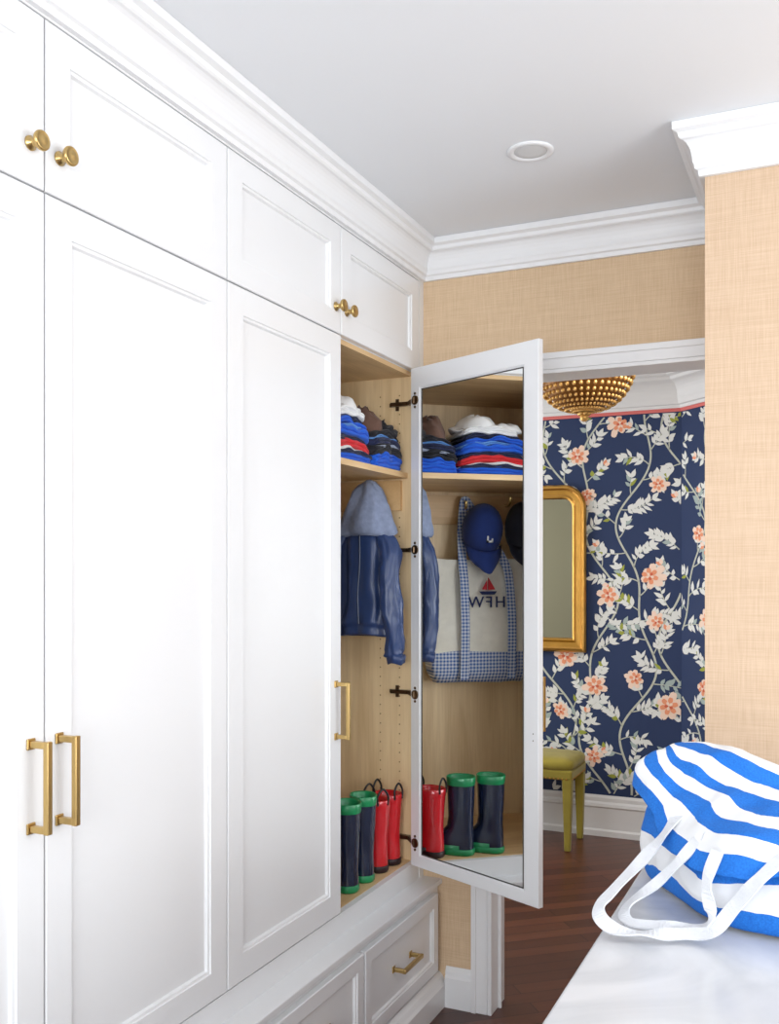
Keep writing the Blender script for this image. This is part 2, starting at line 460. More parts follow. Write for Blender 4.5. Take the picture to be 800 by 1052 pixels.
# ---------------------------------------------------------------- boots
def boot(name,x,y,head,cols,loops,h=0.255):
    hd=Vector((head[0],head[1],0)).normalized(); sd=Vector((-hd.y,hd.x,0))
    base=Vector((x,y,0.4955))
    e=empty(name)
    def ring(z,back,front,wid,n=24):
        r=[]
        for i in range(n):
            t=2*math.pi*i/n; c=math.cos(t); s_=math.sin(t)
            L=front if c>0 else back
            px=L*(abs(c)**0.85)*(1 if c>0 else -1)
            py=wid*(abs(s_)**0.85)*(1 if s_>0 else -1)
            r.append(base+hd*px+sd*py+Vector((0,0,z)))
        return r
    mb=MB()
    mb.loft([ring(0,.043,.118,.033),ring(0.006,.046,.122,.037),ring(0.018,.046,.122,.037),ring(0.022,.044,.119,.035)],1)
    R=[(0.020,.043,.117,.0345),(0.035,.043,.117,.0350),(0.052,.043,.110,.034),(0.068,.042,.090,.033),(0.082,.041,.066,.033),(0.098,.040,.051,.034),(0.13,.041,.046,.036),(0.18,.044,.048,.039),(h-0.03,.046,.050,.041)]
    mb.loft([ring(*r) for r in R],0,False,False)
    top=[(h-0.024,.0475,.0515,.0425),(h-0.002,.049,.053,.0435),(h,.047,.051,.042),(h-0.004,.044,.048,.039),(h-0.10,.040,.044,.035)]
    mb.loft([ring(h-0.03,.046,.050,.041)]+[ring(*r) for r in top],2,False,False)
    mb.loft([ring(h-0.10,.040,.044,.035),ring(h-0.101,.001,.001,.001)],3,False,True)
    mb.loft([ring(0.0215,.0,.1195,.0355),ring(0.034,.0,.1195,.036),ring(0.036,.0,.117,.034)],1,False,False)
    mb.obj('boot_body',cols,e,smooth=True)
    mb=MB()
    if loops:
        for sg in (-1,1):
            c=base+hd*(0.048*sg+0.002)+Vector((0,0,h-0.015))
            mb.tube([c-sd*0.018,c-sd*0.019+Vector((0,0,0.03)),c+Vector((0,0,0.052)),c+sd*0.019+Vector((0,0,0.03)),c+sd*0.018],0.0035,n=8)
        mb.obj('pull_loops',black,e,smooth=True)
    return e
nvy=mat('navy_rubber',(24,34,60),0.2,coat=0.5); grn=mat('green_rubber',(30,140,86),0.3); redm=mat('red_rubber',(206,30,40),0.2,coat=0.5)
dkred=mat('dark_sole',(40,20,24),0.4)
boot('rain_boot',-1.358,2.668,(-0.55,0.84),[nvy,grn,grn,black],False,0.27)
boot('rain_boot',-1.358,2.778,(-0.55,0.84),[nvy,grn,grn,black],False,0.27)
boot('rain_boot',-1.362,2.884,(-0.8,0.6),[redm,dkred,redm,black],True,0.235)
boot('rain_boot',-1.360,2.974,(-0.95,0.3),[redm,dkred,redm,black],True,0.235)

# ---------------------------------------------------------------- folded clothes
def cloth(name,rgb,**k): return mat(name,rgb,0.9,bump=0.5,bscale=260,var=0.12,vscale=30,sheen=0.1,**k)
cobalt=cloth('cobalt_knit',(24,92,208)); wht=cloth('white_cotton',(236,236,236)); rd=cloth('red_knit',(210,38,46)); nv=cloth('navy_knit',(30,38,72)); blk=cloth('black_knit',(26,26,34)); brn=cloth('brown_wool',(100,72,60)); gry=cloth('grey_cotton',(168,178,200)); sky=cloth('sky_cotton',(96,150,214))
def slab(mb,cx,cy,z0,sx,sy,h,mi,seed,amp):
    n=26; rings=[]
    for j in range(n+1):
        u=-1+2*j/n
        yy=cy+u*sy/2*(1)+0.006*noise.noise(Vector((u*2,seed,1)))
        edge=math.sqrt(max(0,1-abs(u)**8))
        hx=sx/2*(0.93+0.07*edge)+0.012*noise.noise(Vector((u*2.2,seed*2,4)))
        wob=-amp*abs(u)**2.2+amp*0.7*noise.noise(Vector((u*1.8,seed*0.31,2)))
        hh=h*(0.55+0.45*edge)*(1+0.45*noise.noise(Vector((u*2.6,seed,9))))
        r=[]
        def P(x,z):
            r.append(Vector((cx+x,yy,z0+wob+z+0.004*noise.noise(Vector((x*16,u*2.5,seed*1.7+z*40))))))
        P(-hx,0); P(-hx*.3,0); P(hx*.4,0); P(hx-.006,0); P(hx,hh*.12); P(hx+.001,hh*.33); P(hx-.005,hh*.47); P(hx-.012,hh*.5); P(hx-.004,hh*.54); P(hx+.002,hh*.7); P(hx,hh*.9); P(hx-.006,hh); P(hx*.4,hh*1.02); P(-hx*.3,hh*1.02); P(-hx,hh)
        rings.append(r)
    mb.loft(rings,mi)
def stack(name,cx,cy,items,extra=None):
    mb=MB(); z=1.8095; mats=[]
    for j,(m,sx,sy,h,dx,dy) in enumerate(items):
        if m not in mats: mats.append(m)
        slab(mb,cx+dx,cy+dy,z,sx,sy,h*1.12,mats.index(m),j*1.7+cx*9,0.014*min(1,j/2.0))
        z+=h
    if extra: extra(mb,mats,z)
    return mb.obj(name,mats,smooth=True)
def lump(mb,c,rx,ry,hh,mi,seed,z,am=0.012,n=22,K=9):
    R=[]
    for k in range(K):
        t=k/(K-1); r=math.cos(t*math.pi/2*0.98)**0.7+0.005
        R.append([Vector((c[0]+rx*r*math.cos(2*math.pi*i/n),c[1]+ry*r*math.sin(2*math.pi*i/n),z+hh*math.sin(t*math.pi/2)))+noise.noise_vector(Vector((math.cos(2*math.pi*i/n)*2+seed,math.sin(2*math.pi*i/n)*2,t*2.5)))*am*(0.3+t) for i in range(n)])
    mb.loft(R,mi,True,True)
def ex1(mb,mats,z):
    mi=mats.index(wht)
    lump(mb,(-1.43,2.70),.085,.075,.060,mi,1,z-.012)
    lump(mb,(-1.40,2.60),.050,.060,.030,mi,6,z-.012)
    R=[]
    for k,(r,h) in enumerate([(.108,.0),(.110,.004),(.085,.012),(.08,.008)]):
        R.append([Vector((-1.43+r*.85*math.cos(2*math.pi*i/26),2.69+r*math.sin(2*math.pi*i/26),z-.008+h+0.008*math.sin(i*1.1))) for i in range(26)])
    mb.loft(R,mi,True,True)
stack('folded_clothes',-1.46,2.665,[(cobalt,.25,.26,.022,0,0),(nv,.26,.25,.012,.003,0),(wht,.245,.25,.008,0,0),(rd,.25,.25,.024,-.002,0.0),(nv,.24,.23,.014,-.003,.004),(cobalt,.25,.24,.024,0,0),(sky,.235,.23,.012,0,0.006),(cobalt,.235,.225,.016,0,-.006),(nv,.22,.21,.014,0,0),(wht,.23,.20,.020,0,.01)],ex1)
def ex2(mb,mats,z):
    for m in (brn,blk,gry):
        if m not in mats: mats.append(m)
    lump(mb,(-1.42,2.875),.085,.055,.085,mats.index(brn),3,z-.012,.024)
    lump(mb,(-1.375,2.950),.055,.045,.045,mats.index(blk),8,z-.012,.020)
stack('folded_clothes',-1.43,2.905,[(cobalt,.22,.20,.028,0.0,0),(cobalt,.21,.19,.020,.004,0),(blk,.22,.20,.024,0,0),(gry,.21,.19,.008,0,0),(nv,.215,.19,.018,.0,0),(sky,.20,.18,.008,0,0),(blk,.20,.17,.018,0,0)],ex2)

# ---------------------------------------------------------------- jacket
nyl=mat('navy_nylon',(42,62,106),0.40,coat=0.10,var=0.12,vscale=14)
hoodm=mat('grey_quilted_lining',(134,145,172),0.9,bump=0.6,bscale=120,var=0.3,vscale=60)
jk=empty('child_jacket')
def wring(c,ax,ay,z,n=36,amp=0.012,fr=7,ph=0.0):
    r=[]
    for i in range(n):
        a=2*math.pi*i/n
        k=1+amp/max(ax,ay)*math.sin(a*fr+ph+2.5*noise.noise(Vector((z*9,ph,0))))+amp/max(ax,ay)*1.4*noise.noise(Vector((math.cos(a)*3,math.sin(a)*3,z*7+ph)))
        r.append((c[0]+ax*k*math.cos(a),c[1]+ay*k*math.sin(a),z+0.004*math.sin(a*3+ph)))
    return r
mb=MB(); cx,cy=-1.425,2.940
prof_=[(1.605,.045,.03,.002),(1.60,.085,.042,.004),(1.575,.102,.050,.005),(1.53,.104,.052,.006),(1.48,.100,.050,.007),(1.43,.098,.049,.009),(1.38,.103,.050,.011),(1.33,.110,.052,.012),(1.30,.113,.054,.012),(1.288,.104,.048,.007),(1.262,.106,.050,.009),(1.26,.09,.045,.006)]
rr=[]
for i in range(len(prof_)-1):
    for q in range(4):
        t=q/4; a=prof_[i];b=prof_[i+1]; rr.append([a[j]+(b[j]-a[j])*t for j in range(4)])
rr.append(prof_[-1])
mb.loft([wring((cx,cy),a[1],a[2],a[0],72,a[3],9) for a in rr],0)
mb.obj('jacket_body',nyl,jk,smooth=True)
mb=MB()
mb.tube([(-1.350,2.925,1.590),(-1.325,2.912,1.52),(-1.322,2.905,1.42),(-1.312,2.905,1.32),(-1.310,2.915,1.22),(-1.308,2.918,1.195)],0.04,n=28,rs=[.028,.036,.035,.034,.033,.029],sub=10,squash=0.75,fold=0.34,seed=1)
mb.tube([(-1.50,2.925,1.590),(-1.535,2.912,1.50),(-1.545,2.905,1.40),(-1.550,2.908,1.30),(-1.548,2.910,1.22)],0.04,n=28,rs=[.028,.036,.035,.034,.030],sub=10,squash=0.75,fold=0.34,seed=5)
for c,z in(((-1.308,2.918),1.198),((-1.548,2.910),1.22)):
    mb.loft([wring(c,.030,.025,z+.0,20,.002),wring(c,.032,.027,z-.008,20,.003),wring(c,.028,.024,z-.028,20,.003)],0)
mb.obj('sleeves',nyl,jk,smooth=True)
mb=MB()
hr=[(1.596,.080,.050),(1.606,.106,.056),(1.625,.100,.058),(1.65,.084,.055),(1.69,.070,.052),(1.72,.060,.046),(1.75,.046,.035),(1.77,.028,.02),(1.778,.004,.004)]
mb.loft([wring((cx+0.006,cy-0.008),a[1],a[2],a[0]-0.005,40,.006,4) for a in hr],0)
mb.obj('hood',hoodm,jk,smooth=True,jit=0.010,jscale=14)
mb=MB()
mb.tube([(cx,cy-0.053,1.60),(cx+0.004,cy-0.060,1.5),(cx-0.003,cy-0.060,1.4),(cx,cy-0.06,1.30)],0.003,n=6)
mb.obj('zipper',mat('zip',(60,66,80),0.4,0.6),jk)
mb=MB(); mb.tube([(cx,3.017,1.745),(cx,2.97,1.742),(cx,2.955,1.755),(cx,2.95,1.775)],0.006,n=10)
mb.obj('coat_hook_arm',brass,cab,smooth=True)

# ---------------------------------------------------------------- canvas tote with monogram
tt=empty('canvas_tote')
can=cloth('cream_canvas',(242,238,226)); ging=gingham('blue_gingham',(56,98,170),75,('Y','Z'))
Y0,Y1=2.345,2.795
def trect(y0,y1,x0,x1,z,n=40,k=0.3):
    r=[];cx_=(x0+x1)/2;cy_=(y0+y1)/2
    for i in range(n):
        a=2*math.pi*i/n;c=math.cos(a);s_=math.sin(a)
        r.append((cx_+(x1-x0)/2*abs(c)**k*(1 if c>0 else -1),cy_+(y1-y0)/2*abs(s_)**k*(1 if s_>0 else -1),z))
    return r
mb=MB()
R=[];mis=[]
for k in range(25):
    t=k/24; z=1.045+t*0.475
    wd=0.012*math.sin(t*3)
    x1=-1.70-0.035*t+0.022*math.sin(math.pi*min(1,t*1.3)); x0=-1.825
    e_=0.022*max(0,1-t*12)
    R.append(trect(Y0+0.03-0.03*t-wd+e_,Y1-0.03+0.03*t+wd-e_,x0,x1-e_,z+0.010*noise.noise(Vector((t*3,2,1)))*(1-t),48,0.36))
    if k<24: mis.append(1 if t<0.24 else 0)
mb.loft(R,0,True,False,mis=mis)
R2=[trect(Y0,Y1,-1.825,-1.735,1.52,48,.36),trect(Y0+.006,Y1-.006,-1.82,-1.741,1.519,48,.36),trect(Y0+.02,Y1-.02,-1.81,-1.75,1.40,48,.36)]
mb.loft(R2,0,False,True)
mb.obj('bag_body',[can,ging],tt,smooth=True,jit=0.008,jscale=8)
def ribbon(mb,pts,width,nrm,mi=0,sub=8,th=0.002,wob=0.0):
    P=catmull([Vector(p) for p in pts],sub);R=[];m=len(P)
    for i,p in enumerate(P):
        t=(P[min(i+1,m-1)]-P[max(i-1,0)]).normalized()
        nn=Vector(nrm)+noise.noise_vector(Vector((i*0.13,m,0)))*wob; nn=(nn-t*nn.dot(t)).normalized(); b=t.cross(nn)
        R.append([p-b*width/2-nn*th,p+b*width/2-nn*th,p+b*width/2+nn*th,p-b*width/2+nn*th])
    mb.loft(R,mi)
mb=MB()
XS=0.012
ribbon(mb,[(-1.690+XS,2.655,1.06),(-1.682+XS,2.655,1.15),(-1.680+XS,2.655,1.28),(-1.700+XS,2.652,1.42),(-1.725+XS,2.65,1.50),(-1.765,2.637,1.62),(-1.785,2.622,1.735),(-1.790,2.612,1.752),(-1.785,2.60,1.735),(-1.765,2.54,1.64),(-1.725+XS,2.475,1.50),(-1.700+XS,2.467,1.42),(-1.680+XS,2.465,1.28),(-1.682+XS,2.465,1.15),(-1.690+XS,2.465,1.06)],0.034,(1,0,0.02))
mb.obj('straps',ging,tt,smooth=False)
mb=MB(); mb.tube([(-1.828,2.615,1.72),(-1.80,2.615,1.715),(-1.775,2.615,1.725),(-1.770,2.615,1.75)],0.005,n=10)
mb.lathe((-1.828,2.615,1.725),(1,0,0),[(0.001,0),(.014,0),(.014,.004),(.001,.005)],16)
mb.tube([(-1.828,2.43,1.74),(-1.80,2.43,1.735),(-1.775,2.43,1.745),(-1.770,2.43,1.77)],0.005,n=10)
mb.obj('hooks',brass,cab,smooth=True)
def text(name,body,size,loc,m,parent):
    cu=bpy.data.curves.new(name,'FONT'); cu.body=body; cu.size=size; cu.extrude=0.003; cu.align_x='CENTER'; cu.space_character=1.25
    o=bpy.data.objects.new(name,cu); S.collection.objects.link(o); o.location=loc; o.rotation_euler=(math.radians(90),math.radians(0),math.radians(90)); cu.materials.append(m); o.parent=parent
    return o
navt=mat('navy_thread',(30,44,92),0.8)
text('monogram','HFW',0.062,(-1.688,2.56,1.335),navt,tt)
mb=MB()
x=-1.694
mb.add([(x,2.553,1.402),(x,2.553,1.450),(x,2.525,1.404)],[(0,1,2)],0)
mb.add([(x,2.558,1.402),(x,2.558,1.440),(x,2.578,1.404)],[(0,1,2)],0)
mb.add([(x,2.518,1.397),(x,2.590,1.397),(x,2.578,1.384),(x,2.528,1.384)],[(0,1,2,3)],1)
mb.obj('sailboat_motif',[mat('red_thread',(190,40,50),0.8),navt],tt,solid=0.006)

# caps
def cap(name,cx,cy,cz,m,logo=False,w=0.078):
    e=empty(name); mb=MB(); n=24; R=[]
    for k in range(9):
        t=k/8*math.pi/2
        R.append([(cx+0.105*math.sin(t),cy+w*math.cos(t)**0.8*math.cos(2*math.pi*i/n) if k<8 else cy+0.001*math.cos(2*math.pi*i/n),
                   cz+0.105*(math.cos(t)**0.8 if k<8 else 0.01)*math.sin(2*math.pi*i/n)+0.02*math.sin(t)) for i in range(n)])
    mb.loft(R,0,False,True)
    mb.obj('crown',m,e,smooth=True,solid=0.003)
    mb=MB(); R=[]
    for k in range(8):
        t=k/7; r=[]
        for i in range(13):
            u=-1+2*i/12
            wy=w*0.92*math.sqrt(max(0.0,1-(t*0.93)**2.6))
            yy=cy+u*wy
            zz=cz-0.080*math.sqrt(max(0,1-(u*0.75)**2))-0.085*t*(1-0.1*u*u)
            xx=cx+0.062*(1-u*u*0.75)+0.02*t+0.01
            r.append((xx,yy,zz))
        R.append(r)
    mb.loft(R,0,False,False,closed=False)
    mb.obj('brim',m,e,smooth=True,solid=0.004)
    if logo:
        mb=MB(); mb.box((cx+0.094,cy-0.012,cz-0.045),(cx+0.101,cy+0.012,cz-0.038)); mb.box((cx+0.094,cy+0.006,cz-0.045),(cx+0.101,cy+0.012,cz-0.02)); mb.box((cx+0.094,cy-0.012,cz-0.045),(cx+0.101,cy-0.007,cz-0.03)); mb.obj('badge',wht,e)
    return e
navycap=cloth('navy_cotton_twill',(34,58,128)); blkcap=cloth('black_twill',(28,30,44))
cap('baseball_cap',-1.728,2.570,1.628,navycap,True)
cap('baseball_cap',-1.728,2.400,1.64,blkcap,False,0.07)

# ---------------------------------------------------------------- counter
isl=empty('marble_counter_cabinet')
boxes('counter_top',[((-0.33,0.25,0.87),(0.75,2.557,0.91))],marb,isl,bevel=0.004)
boxes('counter_base',[((-0.29,0.29,0.09),(0.72,2.557,0.87)),((-0.25,0.33,0.0),(0.72,2.557,0.09))],white,isl)

# ---------------------------------------------------------------- striped tote
sb=empty('striped_beach_tote')
PER=0.084
m,nt,b=newmat('blue_white_stripe_canvas')
uvn=nt.nodes.new('ShaderNodeUVMap'); sp=nt.nodes.new('ShaderNodeSeparateXYZ'); nt.links.new(uvn.outputs[0],sp.inputs[0])
st=mathn(nt,'GREATER_THAN',mathn(nt,'FRACT',mathn(nt,'MULTIPLY',sp.outputs['Y'],1/PER)),0.5)
tc=nt.nodes.new('ShaderNodeTexCoord')
fn=noisen(nt,tc.outputs['Object'],350,None,2)
bl=mixc(nt,fn,lin((8,80,176)),lin((30,130,222)))
nt.links.new(mixc(nt,st,bl,lin((230,231,233))),b.inputs['Base Color'])
b.inputs['Roughness'].default_value=0.85
bpn=nt.nodes.new('ShaderNodeBump'); bpn.inputs['Strength'].default_value=0.3; bpn.inputs['Distance'].default_value=0.001
nt.links.new(fn,bpn.inputs['Height']); nt.links.new(bpn.outputs['Normal'],b.inputs['Normal'])
stripe=m
plan=[(-.315,1.82),(-.245,1.70),(-.165,1.600),(-.07,1.575),(.05,1.585),(.16,1.64),(.19,1.78),(.10,1.91),(-.08,1.965),(-.25,1.94)]
pc=[Vector((p[0],p[1],0)) for p in plan]
n=len(pc); loop=[]
for i in range(n):
    a=pc[i-1];b_=pc[i];c=pc[(i+1)%n];d=pc[(i+2)%n]
    for k in range(10):
        t=k/10
        loop.append(0.5*((2*b_)+(c-a)*t+(2*a-5*b_+4*c-d)*t*t+(3*b_-a-3*c+d)*t**3))
N=len(loop); cen=Vector((-.06,1.78,0))
ZC=0.9125
RA=Vector((-.245,1.885,0)); RB=Vector((.14,1.80,0)); RD=(RB-RA)
def pring(sc,z,sh=(0,0),zf=None,col=0.0):
    out=[]
    for i,p in enumerate(loop):
        q=cen+(p-cen)*sc
        u=(q-RA).dot(RD)/RD.length_squared; u=min(1,max(0,u)); tgt=RA+RD*u
        q=q.lerp(tgt,col)+Vector((sh[0],sh[1],0))
        zz=z+(zf(i,p) if zf else 0)
        zz-=0.27*max(0,q.x+.22)*min(1,max(0,(z-.09)/.12))
        out.append(Vector((q.x,q.y,ZC+zz)))
    return out
def tip(i,p,a):
    d=(p-Vector((-.315,1.82,0))).length
    return a*math.exp(-(d/0.10)**2)
spec=[(.90,0.002,0,0,0),(.98,.012,0,0,0),(1.02,.05,0,0,0),(1.01,.085,0,0.01,0),(.96,.108,0.004,0.03,0),(.92,.128,.008,0.045,0),
      (1.00,.120,0,.05,0),(1.075,.100,-.004,.07,0),(1.085,.106,-.004,.075,0),(1.06,.140,0,.068,.04),(1.03,.172,0,.055,.25),(1.0,.203,0,.03,.5),(1.0,.228,0,.01,.74),(1.0,.244,0,.0,.92),(1.0,.245,0,0,.985)]
rings=[]
ctrl=[pring(s_,z,(0,sh),(lambda i,p,a=a_:tip(i,p,a)),cl) for s_,z,sh,a_,cl in spec]
for k in range(len(ctrl)-1):
    for q in range(5):
        t=q/5
        A_=ctrl[max(k-1,0)];B_=ctrl[k];C_=ctrl[k+1];D_=ctrl[min(k+2,len(ctrl)-1)]
        rings.append([0.5*((2*B_[i])+(C_[i]-A_[i])*t+(2*A_[i]-5*B_[i]+4*C_[i]-D_[i])*t*t+(3*B_[i]-A_[i]-3*C_[i]+D_[i])*t**3) for i in range(N)])
rings.append(ctrl[-1])
vals=[0]; ref=20
for k in range(1,len(rings)): vals.append(vals[-1]+(rings[k][ref]-rings[k-1][ref]).length)
for k in range(len(rings)):
    for i in range(N):
        p=rings[k][i]; hgt=p.z-ZC
        w=min(1,max(0,hgt)/0.05)
        nv3=noise.noise_vector(p*8)*0.018+noise.noise_vector(p*19)*0.009+noise.noise_vector(p*42)*0.003
        rings[k][i]=p+nv3*w
mb=MB(); mb.loft(rings,0,True,True)
ob=mb.obj('bag_body',stripe,sb,smooth=True,fix=False)
rimv=vals[8*5]
uvl=ob.data.uv_layers.new(name='UVMap')
for poly in ob.data.polygons:
    for li in poly.loop_indices:
        vi=ob.data.loops[li].vertex_index; k=vi//N
        v=vals[min(k,len(vals)-1)]
        vv=(v-rimv)+PER*5.20 if v>=rimv else (rimv-v)+PER*5.20
        uvl.data[li].uv=(vi%N/N,vv)
strapm=cloth('white_strap',(216,218,223))
mb=MB()
nr=(-0.30,-0.45,0.85)
ribbon(mb,[(-.236,1.712,1.066),(-.252,1.675,1.040),(-.285,1.63,.998),(-.318,1.56,.965),(-.332,1.51,.945),(-.305,1.488,.929),(-.255,1.497,.925),(-.205,1.520,.925),(-.165,1.522,.934),(-.135,1.535,.970),(-.105,1.535,1.010),(-.06,1.552,1.056)],0.022,nr,th=0.0013,wob=.9)
ribbon(mb,[(-.190,1.635,1.052),(-.215,1.610,1.02),(-.255,1.595,.975),(-.298,1.565,.940),(-.290,1.535,.926),(-.240,1.540,.925),(-.19,1.545,.926),(-.168,1.535,.95),(-.174,1.535,1.0),(-.160,1.556,1.046)],0.019,nr,th=0.0013,wob=.9)
mb.obj('straps',strapm,sb,smooth=False)

# ---------------------------------------------------------------- hall objects
gm=empty('gilt_framed_mirror')
x0,x1=-1.93,-1.262; z0,z1=1.02,1.965; rad=0.13
outer=[(x0,z0),(x0,z1-rad)]
for k in range(1,9):
    a=math.pi-k/8*math.pi/2; outer.append((x0+rad+rad*math.cos(a),z1-rad+rad*math.sin(a)))
for k in range(0,9):
    a=math.pi/2-k/8*math.pi/2; outer.append((x1-rad+rad*math.cos(a),z1-rad+rad*math.sin(a)))
outer+=[(x1,z0)]
fp=[(0,0.0),(0,0.02),(0.008,0.032),(0.02,0.034),(0.03,0.026),(0.055,0.022),(0.066,0.028),(0.074,0.026),(0.080,0.010),(0.080,0.0)]
tmp=MB(); sweep(tmp,fp,outer,closed=True)
YM=YF-0.008
mb=MB(); mb.v=[Vector((p.x,YM-p.z,p.y)) for p in tmp.v]; mb.f=tmp.f; mb.mi=tmp.mi
mb.obj('frame',gold,gm,smooth=False)
mb=MB(); mb.box((x0+0.072,YM-0.010,z0+0.072),(x1-0.072,YM-0.003,z1-0.072)); mb.obj('glass',mat('aged_mirror',(190,190,180),0.03,1.0),gm)
sl=empty('velvet_stool')
vel=mat('olive_velvet',(156,142,54),0.9,sheen=0.2,var=0.25,vscale=14,bump=0.3,bscale=400)
sx0,sx1,sy0,sy1=-1.80,-1.245,5.03,5.36
mb=MB(); mb.box((sx0,sy0,0.375),(sx1,sy1,0.43)); mb.obj('apron',vel,sl,bevel=0.012)
mb=MB()
R=[]
for k,(e_,z) in enumerate([(.006,.425),(-.004,.435),(-.006,.455),(.0,.472),(.02,.484),(.06,.490),(.12,.492)]):
    R.append(trect(sy0+e_,sy1-e_,sx0+e_,sx1-e_,z,48,0.22))
mb.loft(R); mb.obj('cushion',vel,sl,smooth=True)
mb=MB()
for lx in (sx0+.004,sx1-.052):
    for ly in (sy0+.004,sy1-.052):
        q=lambda i,z:[(lx+i,ly+i,z),(lx+.048-i,ly+i,z),(lx+.048-i,ly+.048-i,z),(lx+i,ly+.048-i,z)]
        mb.loft([q(.008,0.0),q(0.0,.30),q(-.002,.39)])
mb.obj('legs',vel,sl,bevel=0.006)
mb=MB()
xx=sx0+.02
while xx<sx1-0.01:
    mb.lathe((xx,sy0+0.0005,0.383),(0,-1,0),[(.005,0),(.004,.002),(.001,.003)],8); xx+=0.022
yy=sy0+.02
while yy<sy1-0.01:
    mb.lathe((sx1-0.0005,yy,0.383),(1,0,0),[(.005,0),(.004,.002),(.001,.003)],8); yy+=0.022
mb.obj('nailheads',gold,sl)
# chandelier
ch=empty('beaded_chandelier'); C=Vector((-1.0,4.27,0))
def sph(mb,c,r,mi=0,nu=8,nv_=5,sq=1.0):
    R=[]
    for k in range(1,nv_):
        a=math.pi*k/nv_
        R.append([c+Vector((r*math.sin(a)*math.cos(2*math.pi*i/nu),r*math.sin(a)*math.sin(2*math.pi*i/nu),-r*sq*math.cos(a))) for i in range(nu)])
    mb.loft(R,mi)
mb=MB()
NS=40
for s_ in range(NS):
    a=2*math.pi*s_/NS
    for k in range(13):
        t=k/12
        r=0.222*math.sin(math.pi/2*(t**0.8)) ; z=2.178+0.235*(1-math.cos(math.pi/2*t))**0.95
        if r<0.035: continue
        sph(mb,C+Vector((r*math.cos(a),r*math.sin(a),z)),0.0045+0.0065*t,sq=1.25)
for R_,z,rb,nb in ((0.226,2.418,.012,70),(0.233,2.395,.009,80),(0.055,2.190,.009,24),(0.02,2.172,.012,6)):
    for i in range(nb):
        a=2*math.pi*i/nb; sph(mb,C+Vector((R_*math.cos(a),R_*math.sin(a),z)),rb)
sph(mb,C+Vector((0,0,2.155)),0.02,0,12,8)
goldb=mat('gilt_wood_beads',(232,184,112),0.42,0.6,var=0.3,vscale=60)
mb.obj('bead_basket',goldb,ch,smooth=True)
mb=MB()
R=[]
for k in range(10):
    t=k/9; r=0.205*math.sin(math.pi/2*(t**0.8))+0.002; z=2.190+0.228*(1-math.cos(math.pi/2*t))**0.95
    R.append([C+Vector((r*math.cos(2*math.pi*i/32),r*math.sin(2*math.pi*i/32),z)) for i in range(32)])
mb.loft(R,0,True,False)
mb.obj('basket_lining',mat('dark_gold',(140,96,46),0.5,0.5),ch,smooth=True)
mb=MB(); mb.cyl(C+Vector((0,0,2.19)),C+Vector((0,0,2.56)),0.012); mb.lathe(C+Vector((0,0,2.589)),(0,0,-1),[(.001,0),(.06,0),(.06,.012),(.02,.03),(.001,.032)],24)
mb.obj('stem',gold,ch,smooth=True)
# recessed light
rl=empty('recessed_ceiling_light'); c=Vector((-0.732,2.51,0))
mb=MB(); mb.lathe(c+Vector((0,0,CEIL)),(0,0,-1),[(.062,0),(.062,.003),(.052,.006),(.046,.004),(.043,.001)],40)
mb.obj('trim_ring',trimw,rl,smooth=True)
lm,nt2,b2=newmat('lamp_lens'); b2.inputs['Base Color'].default_value=lin((205,207,210)); b2.inputs['Emission Color'].default_value=(1,.97,.9,1); b2.inputs['Emission Strength'].default_value=0.08
mb=MB(); mb.lathe(c+Vector((0,0,CEIL-0.0005)),(0,0,-1),[(.045,0),(.045,.0012),(.03,.0016),(.001,.002)],32); mb.obj('lens',lm,rl,smooth=True)

